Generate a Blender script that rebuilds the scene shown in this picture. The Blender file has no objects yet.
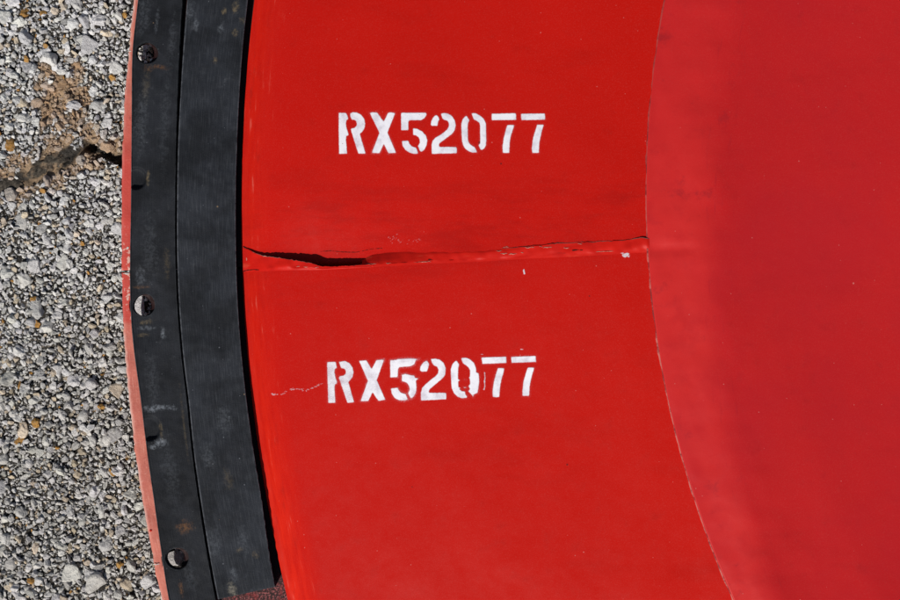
import bpy, bmesh, math, random
import numpy as np

# ------------------------------------------------------------------ camera, sky, sun
SC = bpy.context.scene
COL = SC.collection
H_MM = 1600.0            # camera height above the asphalt, millimetres
F_PX = 1550.0            # focal length in pixels of a 900 px wide picture

cam_d = bpy.data.cameras.new('camera')
cam_d.sensor_width = 36.0
cam_d.lens = 36.0 * F_PX / 900.0
cam_d.clip_start = 0.05
cam_d.clip_end = 200.0
cam = bpy.data.objects.new('camera', cam_d)
cam.location = (0, 0, H_MM / 1000)
COL.objects.link(cam)
SC.camera = cam

SUN_EL = 45.0
SUN_DIR = np.array([-0.43, -0.90, 0.0]); SUN_DIR /= np.linalg.norm(SUN_DIR)
to_sun = np.array([SUN_DIR[0]*math.cos(math.radians(SUN_EL)),
                   SUN_DIR[1]*math.cos(math.radians(SUN_EL)),
                   math.sin(math.radians(SUN_EL))])
world = bpy.data.worlds.new('World'); SC.world = world; world.use_nodes = True
wn = world.node_tree
bg = wn.nodes.get('Background') or wn.nodes.new('ShaderNodeBackground')
sky = wn.nodes.new('ShaderNodeTexSky'); sky.sky_type = 'NISHITA'; sky.sun_disc = False
sky.sun_elevation = math.radians(SUN_EL)
sky.sun_rotation = math.atan2(to_sun[0], to_sun[1])
wn.links.new(sky.outputs[0], bg.inputs[0]); bg.inputs[1].default_value = 0.05
sun_d = bpy.data.lights.new('sun', 'SUN'); sun_d.energy = 4.3; sun_d.angle = math.radians(0.53)
sun_d.color = (1.0, 0.955, 0.89)
sun = bpy.data.objects.new('sun', sun_d); COL.objects.link(sun)
from mathutils import Vector
sun.rotation_euler = Vector(to_sun).to_track_quat('Z', 'Y').to_euler()
sun.location = Vector(to_sun) * 5
SC.view_settings.view_transform = 'Standard'; SC.view_settings.look = 'None'
SC.view_settings.exposure = 0.0; SC.view_settings.gamma = 1.0
SC.view_settings.use_curve_mapping = False

rng = np.random.default_rng(7)
random.seed(7)

# ------------------------------------------------------------------ helpers
def wpos(px, py, z):
    """survey coordinates (mm-like picture units, height z in mm) -> metres"""
    px, py, z = np.broadcast_arrays(np.asarray(px, float), np.asarray(py, float), np.asarray(z, float))
    k = (H_MM - z) / F_PX
    return np.stack([(px - 450.0) * k, (300.0 - py) * k, z], -1) / 1000.0

def sstep(a, b, x):
    t = np.clip((np.asarray(x, float) - a) / (b - a), 0, 1)
    return t * t * (3 - 2 * t)

def make_mesh(name, verts, faces, attrs=None, smooth=True):
    """faces: list of int arrays (each n x 3 or n x 4)"""
    me = bpy.data.meshes.new(name)
    verts = np.asarray(verts, np.float32)
    me.vertices.add(len(verts)); me.vertices.foreach_set('co', verts.ravel())
    tot = []; idx = []
    for f in faces:
        f = np.asarray(f, np.int32)
        if len(f) == 0: continue
        tot.append(np.full(len(f), f.shape[1], np.int32)); idx.append(f.ravel())
    tot = np.concatenate(tot); idx = np.concatenate(idx)
    me.loops.add(len(idx)); me.loops.foreach_set('vertex_index', idx)
    me.polygons.add(len(tot))
    me.polygons.foreach_set('loop_start', np.concatenate([[0], np.cumsum(tot)[:-1]]).astype(np.int32))
    me.polygons.foreach_set('use_smooth', np.full(len(tot), smooth, bool))
    me.update(calc_edges=True)
    for k, (typ, dom, data) in (attrs or {}).items():
        a = me.attributes.new(k, typ, dom)
        prop = {'FLOAT': 'value', 'FLOAT_VECTOR': 'vector', 'FLOAT_COLOR': 'color'}[typ]
        a.data.foreach_set(prop, np.asarray(data, np.float32).ravel())
    me.validate()
    return me

def link(name, me, mat=None, parent=None):
    o = bpy.data.objects.new(name, me); COL.objects.link(o)
    if mat is not None and me is not None and not me.materials: me.materials.append(mat)
    if parent is not None: o.parent = parent
    return o

def grid_faces(nu, nv, wrap_v=False):
    i = np.arange(nu - 1)[:, None]
    if wrap_v:
        j = np.arange(nv)[None, :]; j2 = (j + 1) % nv
    else:
        j = np.arange(nv - 1)[None, :]; j2 = j + 1
    a = i * nv + j; b = i * nv + j2; c = (i + 1) * nv + j2; d = (i + 1) * nv + j
    return np.stack([a, b, c, d], -1).reshape(-1, 4)

class WNoise:
    """cheap smooth noise: sum of randomly oriented sines"""
    def __init__(s, seed, wl, n=14):
        r = np.random.default_rng(seed)
        a = r.uniform(0, 2*np.pi, n); k = 2*np.pi / (wl * r.uniform(.6, 1.8, n))
        s.kx, s.ky, s.p = k*np.cos(a), k*np.sin(a), r.uniform(0, 6.28, n); s.n = n
    def __call__(s, x, y):
        x = np.asarray(x, float); y = np.asarray(y, float)
        o = np.zeros(np.broadcast(x, y).shape)
        for a, b, c in zip(s.kx, s.ky, s.p): o = o + np.sin(a*x + b*y + c)
        return o / math.sqrt(s.n/2)

def interp_s(x, pts, sm=None):
    xs = [p[0] for p in pts]; ys = [p[1] for p in pts]
    return np.interp(x, xs, ys)

# ------------------------------------------------------------------ node helper
class NT:
    def __init__(s, name):
        s.m = bpy.data.materials.new(name); s.m.use_nodes = True
        s.t = s.m.node_tree; s.t.nodes.clear()
        s.out = s.t.nodes.new('ShaderNodeOutputMaterial')
    def n(s, typ, **kw):
        nd = s.t.nodes.new(typ)
        for k, v in kw.items():
            setattr(nd, k, v)
        return nd
    def set(s, sock, v):
        if isinstance(v, bpy.types.NodeSocket): s.t.links.new(v, sock)
        elif isinstance(v, (tuple, list)) and len(v) == 3 and sock.type == 'RGBA': sock.default_value = (*v, 1)
        else: sock.default_value = v
    def math(s, op, a, b=0.0, clamp=False):
        nd = s.n('ShaderNodeMath', operation=op, use_clamp=clamp)
        s.set(nd.inputs[0], a); s.set(nd.inputs[1], b); return nd.outputs[0]
    def ramp(s, v, a, b, lo=0.0, hi=1.0):
        nd = s.n('ShaderNodeMapRange', interpolation_type='SMOOTHSTEP')
        s.set(nd.inputs[0], v); s.set(nd.inputs[1], a); s.set(nd.inputs[2], b); s.set(nd.inputs[3], lo); s.set(nd.inputs[4], hi)
        return nd.outputs[0]
    def mix(s, f, a, b, mode='MIX'):
        nd = s.n('ShaderNodeMix', data_type='RGBA', blend_type=mode)
        s.set(nd.inputs[0], f); s.set(nd.inputs[6], a); s.set(nd.inputs[7], b); return nd.outputs[2]
    def vec(s, op, a, b=None):
        nd = s.n('ShaderNodeVectorMath', operation=op)
        s.set(nd.inputs[0], a)
        if b is not None: s.set(nd.inputs[1], b)
        return nd.outputs['Value'] if op in ('LENGTH', 'DISTANCE') else nd.outputs[0]
    def attr(s, name, out='Vector'):
        nd = s.n('ShaderNodeAttribute', attribute_name=name); return nd.outputs[out]
    def sep(s, v):
        nd = s.n('ShaderNodeSeparateXYZ'); s.set(nd.inputs[0], v); return nd.outputs
    def obj(s): return s.n('ShaderNodeNewGeometry').outputs['Position']
    def noise(s, v, scale, detail=4, rough=.55, out='Fac', dist=0.0):
        nd = s.n('ShaderNodeTexNoise'); s.set(nd.inputs['Vector'], v)
        nd.inputs['Scale'].default_value = scale; nd.inputs['Detail'].default_value = detail
        nd.inputs['Roughness'].default_value = rough; nd.inputs['Distortion'].default_value = dist
        return nd.outputs[out]
    def vor(s, v, scale, feature='F1', out='Distance', rnd=1.0):
        nd = s.n('ShaderNodeTexVoronoi', feature=feature); s.set(nd.inputs['Vector'], v)
        nd.inputs['Scale'].default_value = scale; nd.inputs['Randomness'].default_value = rnd
        return nd.outputs[out]
    def specks(s, v, scale, size, keep):
        """sparse round specks; mask 0..1"""
        nd = s.n('ShaderNodeTexVoronoi', feature='F1'); s.set(nd.inputs['Vector'], v)
        nd.inputs['Scale'].default_value = scale
        col = s.sep(nd.outputs['Color'])
        rad = s.math('MULTIPLY', s.math('POWER', col[1], 2.0), size)
        d = s.ramp(nd.outputs['Distance'], rad, s.math('MULTIPLY', rad, .5), 0, 1)
        k = s.math('LESS_THAN', col[0], keep)
        return s.math('MULTIPLY', d, k)
    def bump(s, h, strength, dist, normal=None):
        nd = s.n('ShaderNodeBump'); nd.inputs['Strength'].default_value = strength
        nd.inputs['Distance'].default_value = dist; s.set(nd.inputs['Height'], h)
        if normal is not None: s.set(nd.inputs['Normal'], normal)
        return nd.outputs[0]
    def bsdf(s, color, rough=.5, normal=None, spec=.5, coat=0.0):
        b = s.n('ShaderNodeBsdfPrincipled')
        s.set(b.inputs['Base Color'], color); s.set(b.inputs['Roughness'], rough)
        s.set(b.inputs['Specular IOR Level'], spec)
        if coat: b.inputs['Coat Weight'].default_value = coat
        if normal is not None: s.set(b.inputs['Normal'], normal)
        return b.outputs[0]
    def done(s, sh): s.t.links.new(sh, s.out.inputs['Surface']); return s.m

# ------------------------------------------------------------------ survey of the moulding
C0 = np.array([1970.0, 215.0]); R0 = 1848.5       # outer flange circle
C1 = np.array([1646.0, 192.0]); R1 = 1000.0       # joint between panels and crown

def fam(t, phi):
    cx = C0[0] + (C1[0]-C0[0])*t; cy = C0[1] + (C1[1]-C0[1])*t; r = R0 + (R1-R0)*t
    return cx - r*np.cos(phi), cy + r*np.sin(phi)

def t_of(px, py):
    lo = np.full(np.shape(px), -0.2); hi = np.full(np.shape(px), 1.15)
    for _ in range(40):
        m = (lo+hi)/2
        d = np.hypot(px-(C0[0]+(C1[0]-C0[0])*m), py-(C0[1]+(C1[1]-C0[1])*m)) - (R0+(R1-R0)*m)
        hi = np.where(d < 0, hi, m); lo = np.where(d < 0, m, lo)   # d<0: inside the circle -> larger t
    return (lo+hi)/2

def lift(px, py=300.0):                           # the ring leans: it touches the ground on its far side
    return -24.0 * sstep(1000, 3700, px) - 9.0 * (1 - sstep(-60, 230, py))

Z_FL_BOT, Z_FL = 30.5, 41.0
# height profile along x at the symmetry line, in mm
_xs = np.arange(0, 700, 0.5)
_ang = np.interp(_xs + 121.5, [0, 243, 249, 258, 266, 280, 300, 380, 560, 646, 900],
                              [0, 0,   30,  36,  30,  17,  10.5, 9,   7,   6,   6])
_zz = Z_FL + 1.2 + np.concatenate([[0], np.cumsum(np.tan(np.radians(_ang[:-1]))*0.5)])
def prof(t): return np.interp(t*524.5, _xs, _zz)

U_LIP = [(243,246.5),(250,249.5),(254,252),(262,255.3),(272,256.6),(290,259.3),(300,260.8),(312,263.4),(320,266),(333,266.4),(345,266),(362,265.2),(375,264.6)]
L_LIN = [(100,271),(245,270),(256,269.6),(290,268.4),(330,267.6),(345,266.8),(362,265.6),(400,263.6),(430,261.8),(480,259.6),(520,257),(570,254.8),(620,252),(648,250.3),(700,248)]
U_BED = [(360,261),(363,258.5),(368,254.5),(376,251.3),(384,250.4),(400,249.6),(437,250),(480,249),(503,248),(525,246.6),(551,243.7),(587,241.7),(623,240),(643,237.4),(650,238.6)]
STEP  = [(236,0.0),(247,.2),(254,1.4),(262,4.0),(275,6.0),(290,8.0),(320,11.5),(345,10.0),(362,8.8),(400,5.0),(430,2.0),(455,.4),(480,0)]

w_big = WNoise(3, 330); w_mid = WNoise(5, 120); w_sm = WNoise(9, 45)
def z_low(px, py, t=None):
    if t is None: t = t_of(px, py)
    near = sstep(-1200, -500, -np.hypot(px-450, py-300))
    und = (0.9*w_big(px, py) + 0.22*w_mid(px, py) + 0.05*w_sm(px, py)) * sstep(.25, .33, t) * sstep(1.0, .93, t)
    return prof(t) + und*near + lift(px, py)
def z_up(px, py, t=None):
    z = z_low(px, py, t)
    bl = sstep(366, 412, px); yl = interp_s(px, U_LIP)*(1-bl) + interp_s(px, U_BED)*bl
    d = np.maximum(yl - py, 0)
    s = interp_s(px, STEP)
    z = z - s*np.exp(-(d/52)**1.5) - 1.6*(1 - sstep(-4, 1, (interp_s(px, L_LIN) - 4) - py))
    return z

# ------------------------------------------------------------------ materials: painted moulding
def arc_streaks(k, arc, along=.004, across=.35, detail=4):
    mp = k.n('ShaderNodeMapping'); k.set(mp.inputs[0], arc); mp.inputs['Scale'].default_value = (along, across, 1)
    return k.noise(mp.outputs[0], 1.0, detail, .6)

def mat_red(name, base, faded, band=False):
    k = NT(name); P = k.obj(); arc = k.attr('arc'); A = k.sep(arc)
    n1 = k.noise(P, 5, 4, .5); n2 = k.noise(P, 60, 5, .6); n3 = k.noise(P, 900, 2, .6)
    col = k.mix(k.ramp(n1, .35, .7, 0, .45), base, faded)
    col = k.mix(k.ramp(k.noise(k.vec('MULTIPLY', P, (6, 22, 6)), 1.0, 5, .62), .55, .76, 0, .20), col, tuple(c*.6 for c in base))
    col = k.mix(k.ramp(n2, .55, .8, 0, .32), col, tuple(c*.72 for c in base))
    col = k.mix(k.math('MULTIPLY', k.ramp(n3, .45, .8), .10), col, (.55, .12, .1))
    st = arc_streaks(k, arc, .024, .24, 6)
    if not band:
        gr = k.noise(k.vec('MULTIPLY', P, (14, 60, 14)), 1.0, 5, .68)
        near = k.math('MULTIPLY', k.ramp(A[0], -70, 20), k.ramp(A[0], 150, 60))
        col = k.mix(k.math('MULTIPLY', near, k.ramp(gr, .42, .68, 0, .38)), col, (.27, .0055, .0045))
        # foot of the moulding: brighter orange towards the edge, chalky streaks, rubbed dirt
        foot = k.math('MULTIPLY', k.ramp(A[1], 158, 124, 0, 1), k.ramp(A[0], 60, 380, .42, 1))
        col = k.mix(k.math('MULTIPLY', foot, k.ramp(st, .3, .62, .25, .9)), col, (.64, .020, .0075))
        col = k.mix(k.math('MULTIPLY', k.ramp(A[1], 165, 128), k.math('MULTIPLY', k.ramp(st, .6, .75), .35)), col, (.68, .2, .15))
        dn = k.noise(k.vec('MULTIPLY', arc, (.02, .09, 1)), 1.0, 4, .65)
        col = k.mix(k.math('MULTIPLY', k.ramp(A[1], 150, 122), k.ramp(dn, .58, .72, 0, .55)), col, (.18, .012, .01))
    else:
        wob = k.math('MULTIPLY', k.math('SUBTRACT', k.noise(P, 11, 4, .6), .5), 30)
        b = k.math('ADD', A[1], wob)
        m = k.math('MULTIPLY', k.ramp(b, 76, 40, 0, .75), k.ramp(A[0], -170, 40, .35, 1))
        mott = k.noise(P, 38, 5, .6)
        bc = k.mix(k.ramp(mott, .5, .72, 0, .6), (.550, .024, .022), (.440, .016, .018))
        col = k.mix(k.math('MULTIPLY', m, .9), col, bc)
        sm = k.ramp(k.noise(P, 24, 5, .7), .58, .72, 0, .5)
        col = k.mix(k.math('MULTIPLY', sm, k.ramp(A[1], 88, 60)), col, (.22, .012, .018))
        col = k.mix(k.math('MULTIPLY', k.ramp(st, .56, .74, 0, .5), k.math('MULTIPLY', k.ramp(A[1], 46, 60), k.ramp(A[1], 95, 72))), col, (.32, .012, .018))
        col = k.mix(k.ramp(k.noise(P, 6.5, 5, .62), .42, .70, 0, .42), col, (.395, .0125, .0200))
        col = k.mix(k.ramp(k.noise(P, 45, 4, .6), .60, .75, 0, .22), col, (.30, .013, .018))
    # grit, dust and nicks
    s1 = k.specks(P, 150, .125, .30); s2 = k.specks(P, 62, .07, .10); s3 = k.specks(k.vec('ADD', P, (3.1, 1.7, .3)), 48, .075, .25)
    col = k.mix(k.math('MULTIPLY', s1, .32), col, (.62, .30, .27))
    col = k.mix(k.math('MULTIPLY', s2, .4), col, (.66, .32, .28))
    col = k.mix(k.math('MULTIPLY', s3, .8), col, (.10, .012, .012))
    # hairline scratches
    mp = k.n('ShaderNodeMapping'); k.set(mp.inputs[0], P); mp.inputs['Rotation'].default_value = (0, 0, .35); mp.inputs['Scale'].default_value = (9, 260, 1)
    sc = k.math('MULTIPLY', k.ramp(k.noise(mp.outputs[0], 1, 2, .5), .70, .76), k.ramp(k.noise(P, 7, 2), .52, .62))
    col = k.mix(k.math('MULTIPLY', sc, .0), col, (.75, .25, .2))
    rough = k.math('ADD', k.ramp(n2, .3, .7, .27, .36), k.math('MULTIPLY', n3, .06))
    h = k.math('ADD', k.math('MULTIPLY', n2, .5), k.math('MULTIPLY', n3, .05))
    nm = k.bump(h, .22, .0012)
    nm = k.bump(k.noise(P, 16, 3, .5), .25, .004, nm)
    return k.done(k.bsdf(col, rough, nm, .10 if not band else .14))

M_PANEL = mat_red('red_gelcoat', (.456, .0068, .0036), (.492, .0088, .0046))
M_CROWN = mat_red('weathered_red_gelcoat', (.462, .0125, .0140), (.486, .0155, .0165), band=True)

def mat_bead():
    k = NT('red_filler'); P = k.obj()
    n = k.noise(P, 70, 5, .65); mp = k.vec('MULTIPLY', P, (30, 150, 60))
    n2 = k.noise(mp, 1, 4, .6)
    col = k.mix(k.ramp(n, .35, .7), (.53, .011, .006), (.46, .009, .006))
    col = k.mix(k.ramp(n2, .60, .74, 0, .35), col, (.62, .08, .04))
    col = k.mix(k.ramp(k.noise(mp, 1.7, 4, .6), .68, .8, 0, .55), col, (.14, .012, .01))
    e = k.attr('edge', 'Fac')
    col = k.mix(k.math('MULTIPLY', k.ramp(e, .35, 1), k.ramp(n2, .42, .60)), col, (.68, .33, .26))
    return k.done(k.bsdf(col, .42, k.bump(k.math('ADD', n, n2), .22, .0010), .08))
M_BEAD = mat_bead()

def mat_flange():
    k = NT('bare_flange_laminate'); P = k.obj(); A = k.sep(k.attr('arc'))
    n1 = k.noise(P, 35, 5, .65); n2 = k.noise(P, 420, 3, .7)
    salmon = k.mix(k.ramp(n1, .3, .7), (.56, .175, .125), (.45, .115, .085))
    salmon = k.mix(k.ramp(n2, .55, .75, 0, .45), salmon, (.66, .36, .29))
    salmon = k.mix(k.ramp(k.noise(P, 55, 4, .7), .63, .72, 0, .6), salmon, (.16, .06, .045))
    rs = arc_streaks(k, k.attr('arc'), .05, .9, 5)
    salmon = k.mix(k.ramp(rs, .56, .72, 0, .55), salmon, (.68, .34, .27))
    salmon = k.mix(k.ramp(rs, .42, .30, 0, .6), salmon, (.30, .075, .055))
    e_ = k.attr('edge', 'Fac')
    salmon = k.mix(k.math('MULTIPLY', e_, k.ramp(n1, .40, .62, 0, .8)), salmon, (.70, .47, .40))
    salmon = k.mix(k.math('MULTIPLY', k.ramp(A[1], 7, 13), k.ramp(n1, .45, .65, 0, .55)), salmon, (.10, .05, .04))
    wob = k.math('MULTIPLY', k.math('SUBTRACT', k.noise(P, 26, 4, .6), .5), 70)
    s = k.math('ADD', A[0], wob)
    red = k.math('MULTIPLY', k.ramp(s, -150, -30), k.ramp(s, 118, 98))
    salmon = k.mix(k.math('MULTIPLY', red, .75), salmon, (.50, .026, .020))
    salmon = k.mix(k.math('MULTIPLY', k.math('MULTIPLY', red, k.ramp(s, 10, 45)), k.ramp(k.noise(P, 150, 3, .6), .56, .62, 0, .8)), salmon, (.68, .45, .38))
    frost = k.math('MULTIPLY', k.ramp(k.noise(P, 520, 3, .75), .46, .66), k.ramp(A[0], 384, 402))
    mar = k.mix(frost, (.014, .0018, .002), (.30, .085, .085))  # near-black base: shade in bolt holes and beside the strip put into the colour
    mar = k.mix(k.math('MULTIPLY', k.ramp(k.noise(P, 120, 3, .6), .5, .7, 0, .5), k.ramp(A[0], 384, 402)), mar, (.24, .016, .016))
    col = k.mix(k.ramp(A[1], 13, 17), salmon, mar)
    return k.done(k.bsdf(col, .68, k.bump(n2, .4, .0008), .3))
M_FLANGE = mat_flange()

def sdist(k, arc, s, off, rx, ry):
    v = k.vec('MULTIPLY', k.vec('SUBTRACT', arc, (s, off, 0)), (1/rx, 1/ry, 0))
    return k.vec('LENGTH', v)

def pol(px, py):
    """arc length s and inset from the nominal outer edge"""
    dx, dy = C0[0]-px, py-C0[1]
    return R0*math.atan2(dy, dx), R0-math.hypot(dx, dy)

def mat_rubber(name, base, dust, stains, streak=.5, dusty=.25, spots=.4):
    k = NT(name); P = k.obj(); arc = k.attr('arc'); A = k.sep(arc)
    n1 = k.noise(P, 18, 5, .65); n2 = k.noise(P, 130, 5, .65); n3 = k.noise(P, 900, 2, .6)
    col = k.mix(k.ramp(n1, .36, .66), tuple(c*.75 for c in base), tuple(c*1.7 for c in base))
    st = arc_streaks(k, arc, .045, 1.0, 6); st2 = arc_streaks(k, arc, .006, .30, 4)
    col = k.mix(k.math('MULTIPLY', k.ramp(st, .45, .78, 0, streak), k.ramp(n1, .30, .62, .3, 1.2)), col, dust)
    col = k.mix(k.ramp(st2, .58, .80, 0, streak*.5), col, tuple(c*.45 for c in base))
    col = k.mix(k.math('MULTIPLY', k.ramp(n2, .55, .8), k.ramp(n1, .42, .66, 0, dusty*2)), col, dust)
    col = k.mix(k.math('MULTIPLY', k.specks(P, 190, .16, .28), spots), col, tuple(min(1, c*2.6) for c in dust))
    col = k.mix(k.math('MULTIPLY', k.specks(k.vec('ADD', P, (1.3, .2, .7)), 75, .085, .30), .55*spots/.4), col, (.24, .16, .09))
    wob = k.math('MULTIPLY', k.math('SUBTRACT', k.noise(P, 210, 5, .75), .5), 2.6)
    brk = k.ramp(k.noise(P, 330, 4, .7), .38, .60, .12, 1)
    for (px, py, rx, ry, c, a) in stains:
        s, off = pol(px, py); a *= .8
        d = k.math('ADD', sdist(k, arc, s, off, rx, ry), wob)
        m = k.math('MULTIPLY', k.ramp(d, 1.15, .1, 0, a), brk)
        col = k.mix(m, col, c)
    e = k.attr('edge', 'Fac')
    col = k.mix(k.math('MULTIPLY', k.ramp(e, .2, 1), k.ramp(n2, .35, .62, .1, .75)), col, tuple(min(1, c*1.5) for c in dust))
    h = k.math('ADD', k.math('MULTIPLY', st, .8), k.math('ADD', k.math('MULTIPLY', n2, .5), k.math('MULTIPLY', n3, .25)))
    return k.done(k.bsdf(col, k.ramp(n2, .3, .7, .6, .8), k.bump(h, .6, .0012), .16))

RUST = (.16, .075, .03); SCUFF = (.20, .22, .25); CLAY = (.17, .13, .075)
M_STRIP1 = mat_rubber('dusty_black_rubber', (.0104, .0116, .0146), (.062, .066, .074), [
    (185, 527, 8, 9, RUST, .9), (181, 589, 9, 2.5, RUST, .7), (160, 67, 3, 11, RUST, .6), (148, 68, 4, 6, RUST, .45),
    (146, 84, 20, 5, CLAY, .25), (141, 287, 2, 9, RUST, .8), (140, 277, 12, 6, SCUFF, .35), (146, 322, 3, 9, CLAY, .75), (147, 328, 3, 9, SCUFF, .55), (143, 335, 2.5, 8, CLAY, .6),
    (163, 334, 8, 3, SCUFF, .7), (156, 408, 4, 15, SCUFF, .9), (173, 408, 3.5, 4, SCUFF, .8), (160, 443, 5, 8, SCUFF, .95), (153, 447, 3, 5, SCUFF, .6),
    (167, 262, 18, 4, CLAY, .30), (184, 425, 45, 1.6, CLAY, .30), (141, 120, 40, 8, SCUFF, .22), (143, 15, 22, 9, SCUFF, .2), (157, 20, 16, 2.5, SCUFF, .35),
    (203, 520, 30, 2, SCUFF, .35), (148, 178, 9, 2.2, CLAY, .8), (161, 430, 10, 2, CLAY, .6), (150, 250, 40, 10, SCUFF, .14), (165, 120, 60, 6, SCUFF, .12), (170, 470, 40, 9, SCUFF, .14), (152, 380, 30, 8, SCUFF, .15), (172, 40, 30, 5, SCUFF, .15), (190, 575, 20, 8, SCUFF, .14)], streak=.14, dusty=.34, spots=.32)
M_STRIP2 = mat_rubber('streaked_black_rubber', (.0126, .0145, .0186), (.080, .085, .096), [
    (236, 7, 8, 4, CLAY, .9), (224, 11, 4, 3, CLAY, .9), (235, 32, 4, 4, CLAY, .85), (215, 60, 4, 3, CLAY, .8), (243, 20, 4, 4, CLAY, .5),
    (221, 28, 6, 4, SCUFF, .5), (196, 25, 7, 4, SCUFF, .45), (190, 12, 12, 6, SCUFF, .3), (232, 590, 10, 5, (.22,.2,.16), .85), (234, 575, 9, 4, SCUFF, .4),
    (225, 420, 18, 9, SCUFF, .22), (208, 455, 15, 8, SCUFF, .22), (228, 480, 13, 5, CLAY, .3), (214, 545, 18, 9, SCUFF, .22), (243, 540, 16, 6, SCUFF, .22), (255, 555, 5, 4, CLAY, .5),
    (240, 550, 3, 4, CLAY, .5)], streak=.42, dusty=.28, spots=.5)

def mat_plain(name, col, rough=.7, scale=200, var=.5):
    k = NT(name); P = k.obj(); n = k.noise(P, scale, 4, .65)
    c = k.mix(k.ramp(n, .3, .7), tuple(x*(1-var) for x in col), col)
    return k.done(k.bsdf(c, rough, k.bump(n, .4, .0008), .35))
M_CHIP = mat_plain('exposed_pale_laminate', (.60, .25, .19), .7, 500, .55)

def mat_sealant():
    k = NT('cracked_joint_sealant'); P = k.obj(); n = k.noise(P, 60, 5, .7); A = k.sep(k.attr('arc'))
    low = k.ramp(A[0], -60, 160)
    c = k.mix(k.ramp(n, .4, .62), (.40, .040, .034), (.20, .014, .014))
    c = k.mix(k.math('MULTIPLY', low, k.ramp(n, .58, .44, .0, .75)), c, (.50, .13, .11))
    return k.done(k.bsdf(c, .6, None, .3))
M_SEAL = mat_sealant()

def mat_letter():
    k = NT('white_stencil_paint'); P = k.obj(); s = k.attr('sdf', 'Fac'); th = k.attr('thin', 'Fac')
    n1 = k.noise(P, 500, 4, .7); n2 = k.noise(P, 1500, 2, .6); n3 = k.noise(P, 90, 4, .6)
    sw = k.math('ADD', s, k.math('MULTIPLY', k.math('SUBTRACT', n1, .5), 1.05))
    core = k.ramp(sw, -.45, .55)
    pin = k.specks(P, 330, .20, .14)
    core = k.math('MULTIPLY', core, k.math('SUBTRACT', 1.0, k.math('MULTIPLY', pin, .8)))
    worn = k.math('MULTIPLY', k.ramp(k.math('ADD', n3, k.math('MULTIPLY', n2, .45)), .66, .98), .24)
    core = k.math('MULTIPLY', core, k.math('SUBTRACT', 1.0, k.math('ADD', worn, k.math('MULTIPLY', th, k.ramp(n2, .3, .75, .1, .9)))), True)
    halo = k.math('MULTIPLY', k.math('MULTIPLY', k.math('POWER', k.ramp(s, -3.9, .8), 2.2), k.attr('halo', 'Fac')), k.ramp(n2, .40, .66))
    halo = k.math('MULTIPLY', halo, k.ramp(k.noise(P, 28, 3, .6), .38, .68, .1, 1))
    f = k.math('MAXIMUM', core, halo)
    paint = k.bsdf(k.mix(k.ramp(n3, .3, .7), (.80, .79, .84), (.72, .70, .78)), .55, k.bump(n2, .2, .0004), .35)
    tr = k.n('ShaderNodeBsdfTransparent').outputs[0]
    mx = k.n('ShaderNodeMixShader'); k.set(mx.inputs[0], f); k.set(mx.inputs[1], tr); k.set(mx.inputs[2], paint)
    return k.done(mx.outputs[0])
M_LETTER = mat_letter()

# ------------------------------------------------------------------ the ground: chip-sealed asphalt
def stone_net(k, col):
    P = k.obj(); n = k.noise(P, 330, 5, .72); n2 = k.noise(P, 1000, 3, .65)
    c = k.mix(k.ramp(n, .46, .72, 0, .65), col, k.mix(.65, col, (.16, .145, .125)))
    c = k.mix(k.ramp(n2, .52, .75, 0, .45), c, (.80, .79, .77))
    return k.done(k.bsdf(c, .82, k.bump(k.math('ADD', n, k.math('MULTIPLY', n2, .5)), 1.0, .0026), .2))
k = NT('chip_stone'); M_GRAVEL = stone_net(k, k.attr('tint', 'Color'))
k = NT('large_chip_stone'); M_STONE = stone_net(k, k.n('ShaderNodeObjectInfo').outputs['Color'])

CRACK = np.array([(-260,262),(-150,228),(-70,206),(0,189),(30,181),(62,166),(82,152),(90,147),(104,154),(124,162),(170,172),(260,190)], float)
def dist_poly(px, py, pl):
    d = np.full(np.shape(px), 1e9)
    for a, b in zip(pl[:-1], pl[1:]):
        ab = b-a; t = np.clip(((px-a[0])*ab[0]+(py-a[1])*ab[1])/(ab@ab), 0, 1)
        d = np.minimum(d, np.hypot(px-a[0]-t*ab[0], py-a[1]-t*ab[1]))
    return d
g1, g2, g3 = WNoise(21, 60), WNoise(22, 22), WNoise(23, 9)
def ground_z(px, py):
    z = .9*g1(px, py) + .7*g2(px, py) + .45*g3(px, py)
    w = 6.5 + 2.2*g2(px+40, py)
    d = dist_poly(px + 2.4*g3(py, px), py + 2.4*g3(px, py), CRACK)
    z = z - (3.0 + 8.0*sstep(78, 96, px))*(1-sstep(w*.25, w, d))
    z = z - 9.0*(1-sstep(4, 8.5, np.hypot(px-90, py-146)))
    near = (1-sstep(900, 1600, np.hypot(px-100, py-300)))
    return z*near - 1.2
def clay(px, py):
    """0..1 amount of tan clay smeared over the chips"""
    w = 6*g2(px, py) + 3*g3(px, py)
    a = 1-sstep(18, 31, np.hypot((px-62)*.95, (py-98)*.85) + w)
    b = (1-sstep(2, 12, dist_poly(px, py, np.array([(-20,180),(20,166),(52,146),(78,136),(100,136),(122,147)], float)) + .8*w))
    c = (1-sstep(3, 12, dist_poly(px, py, np.array([(-60,212),(0,199),(40,186),(75,168),(96,160)], float)) + .7*w))*.8
    return np.clip(np.maximum(np.maximum(a, b*.95), c), 0, 1)

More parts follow.
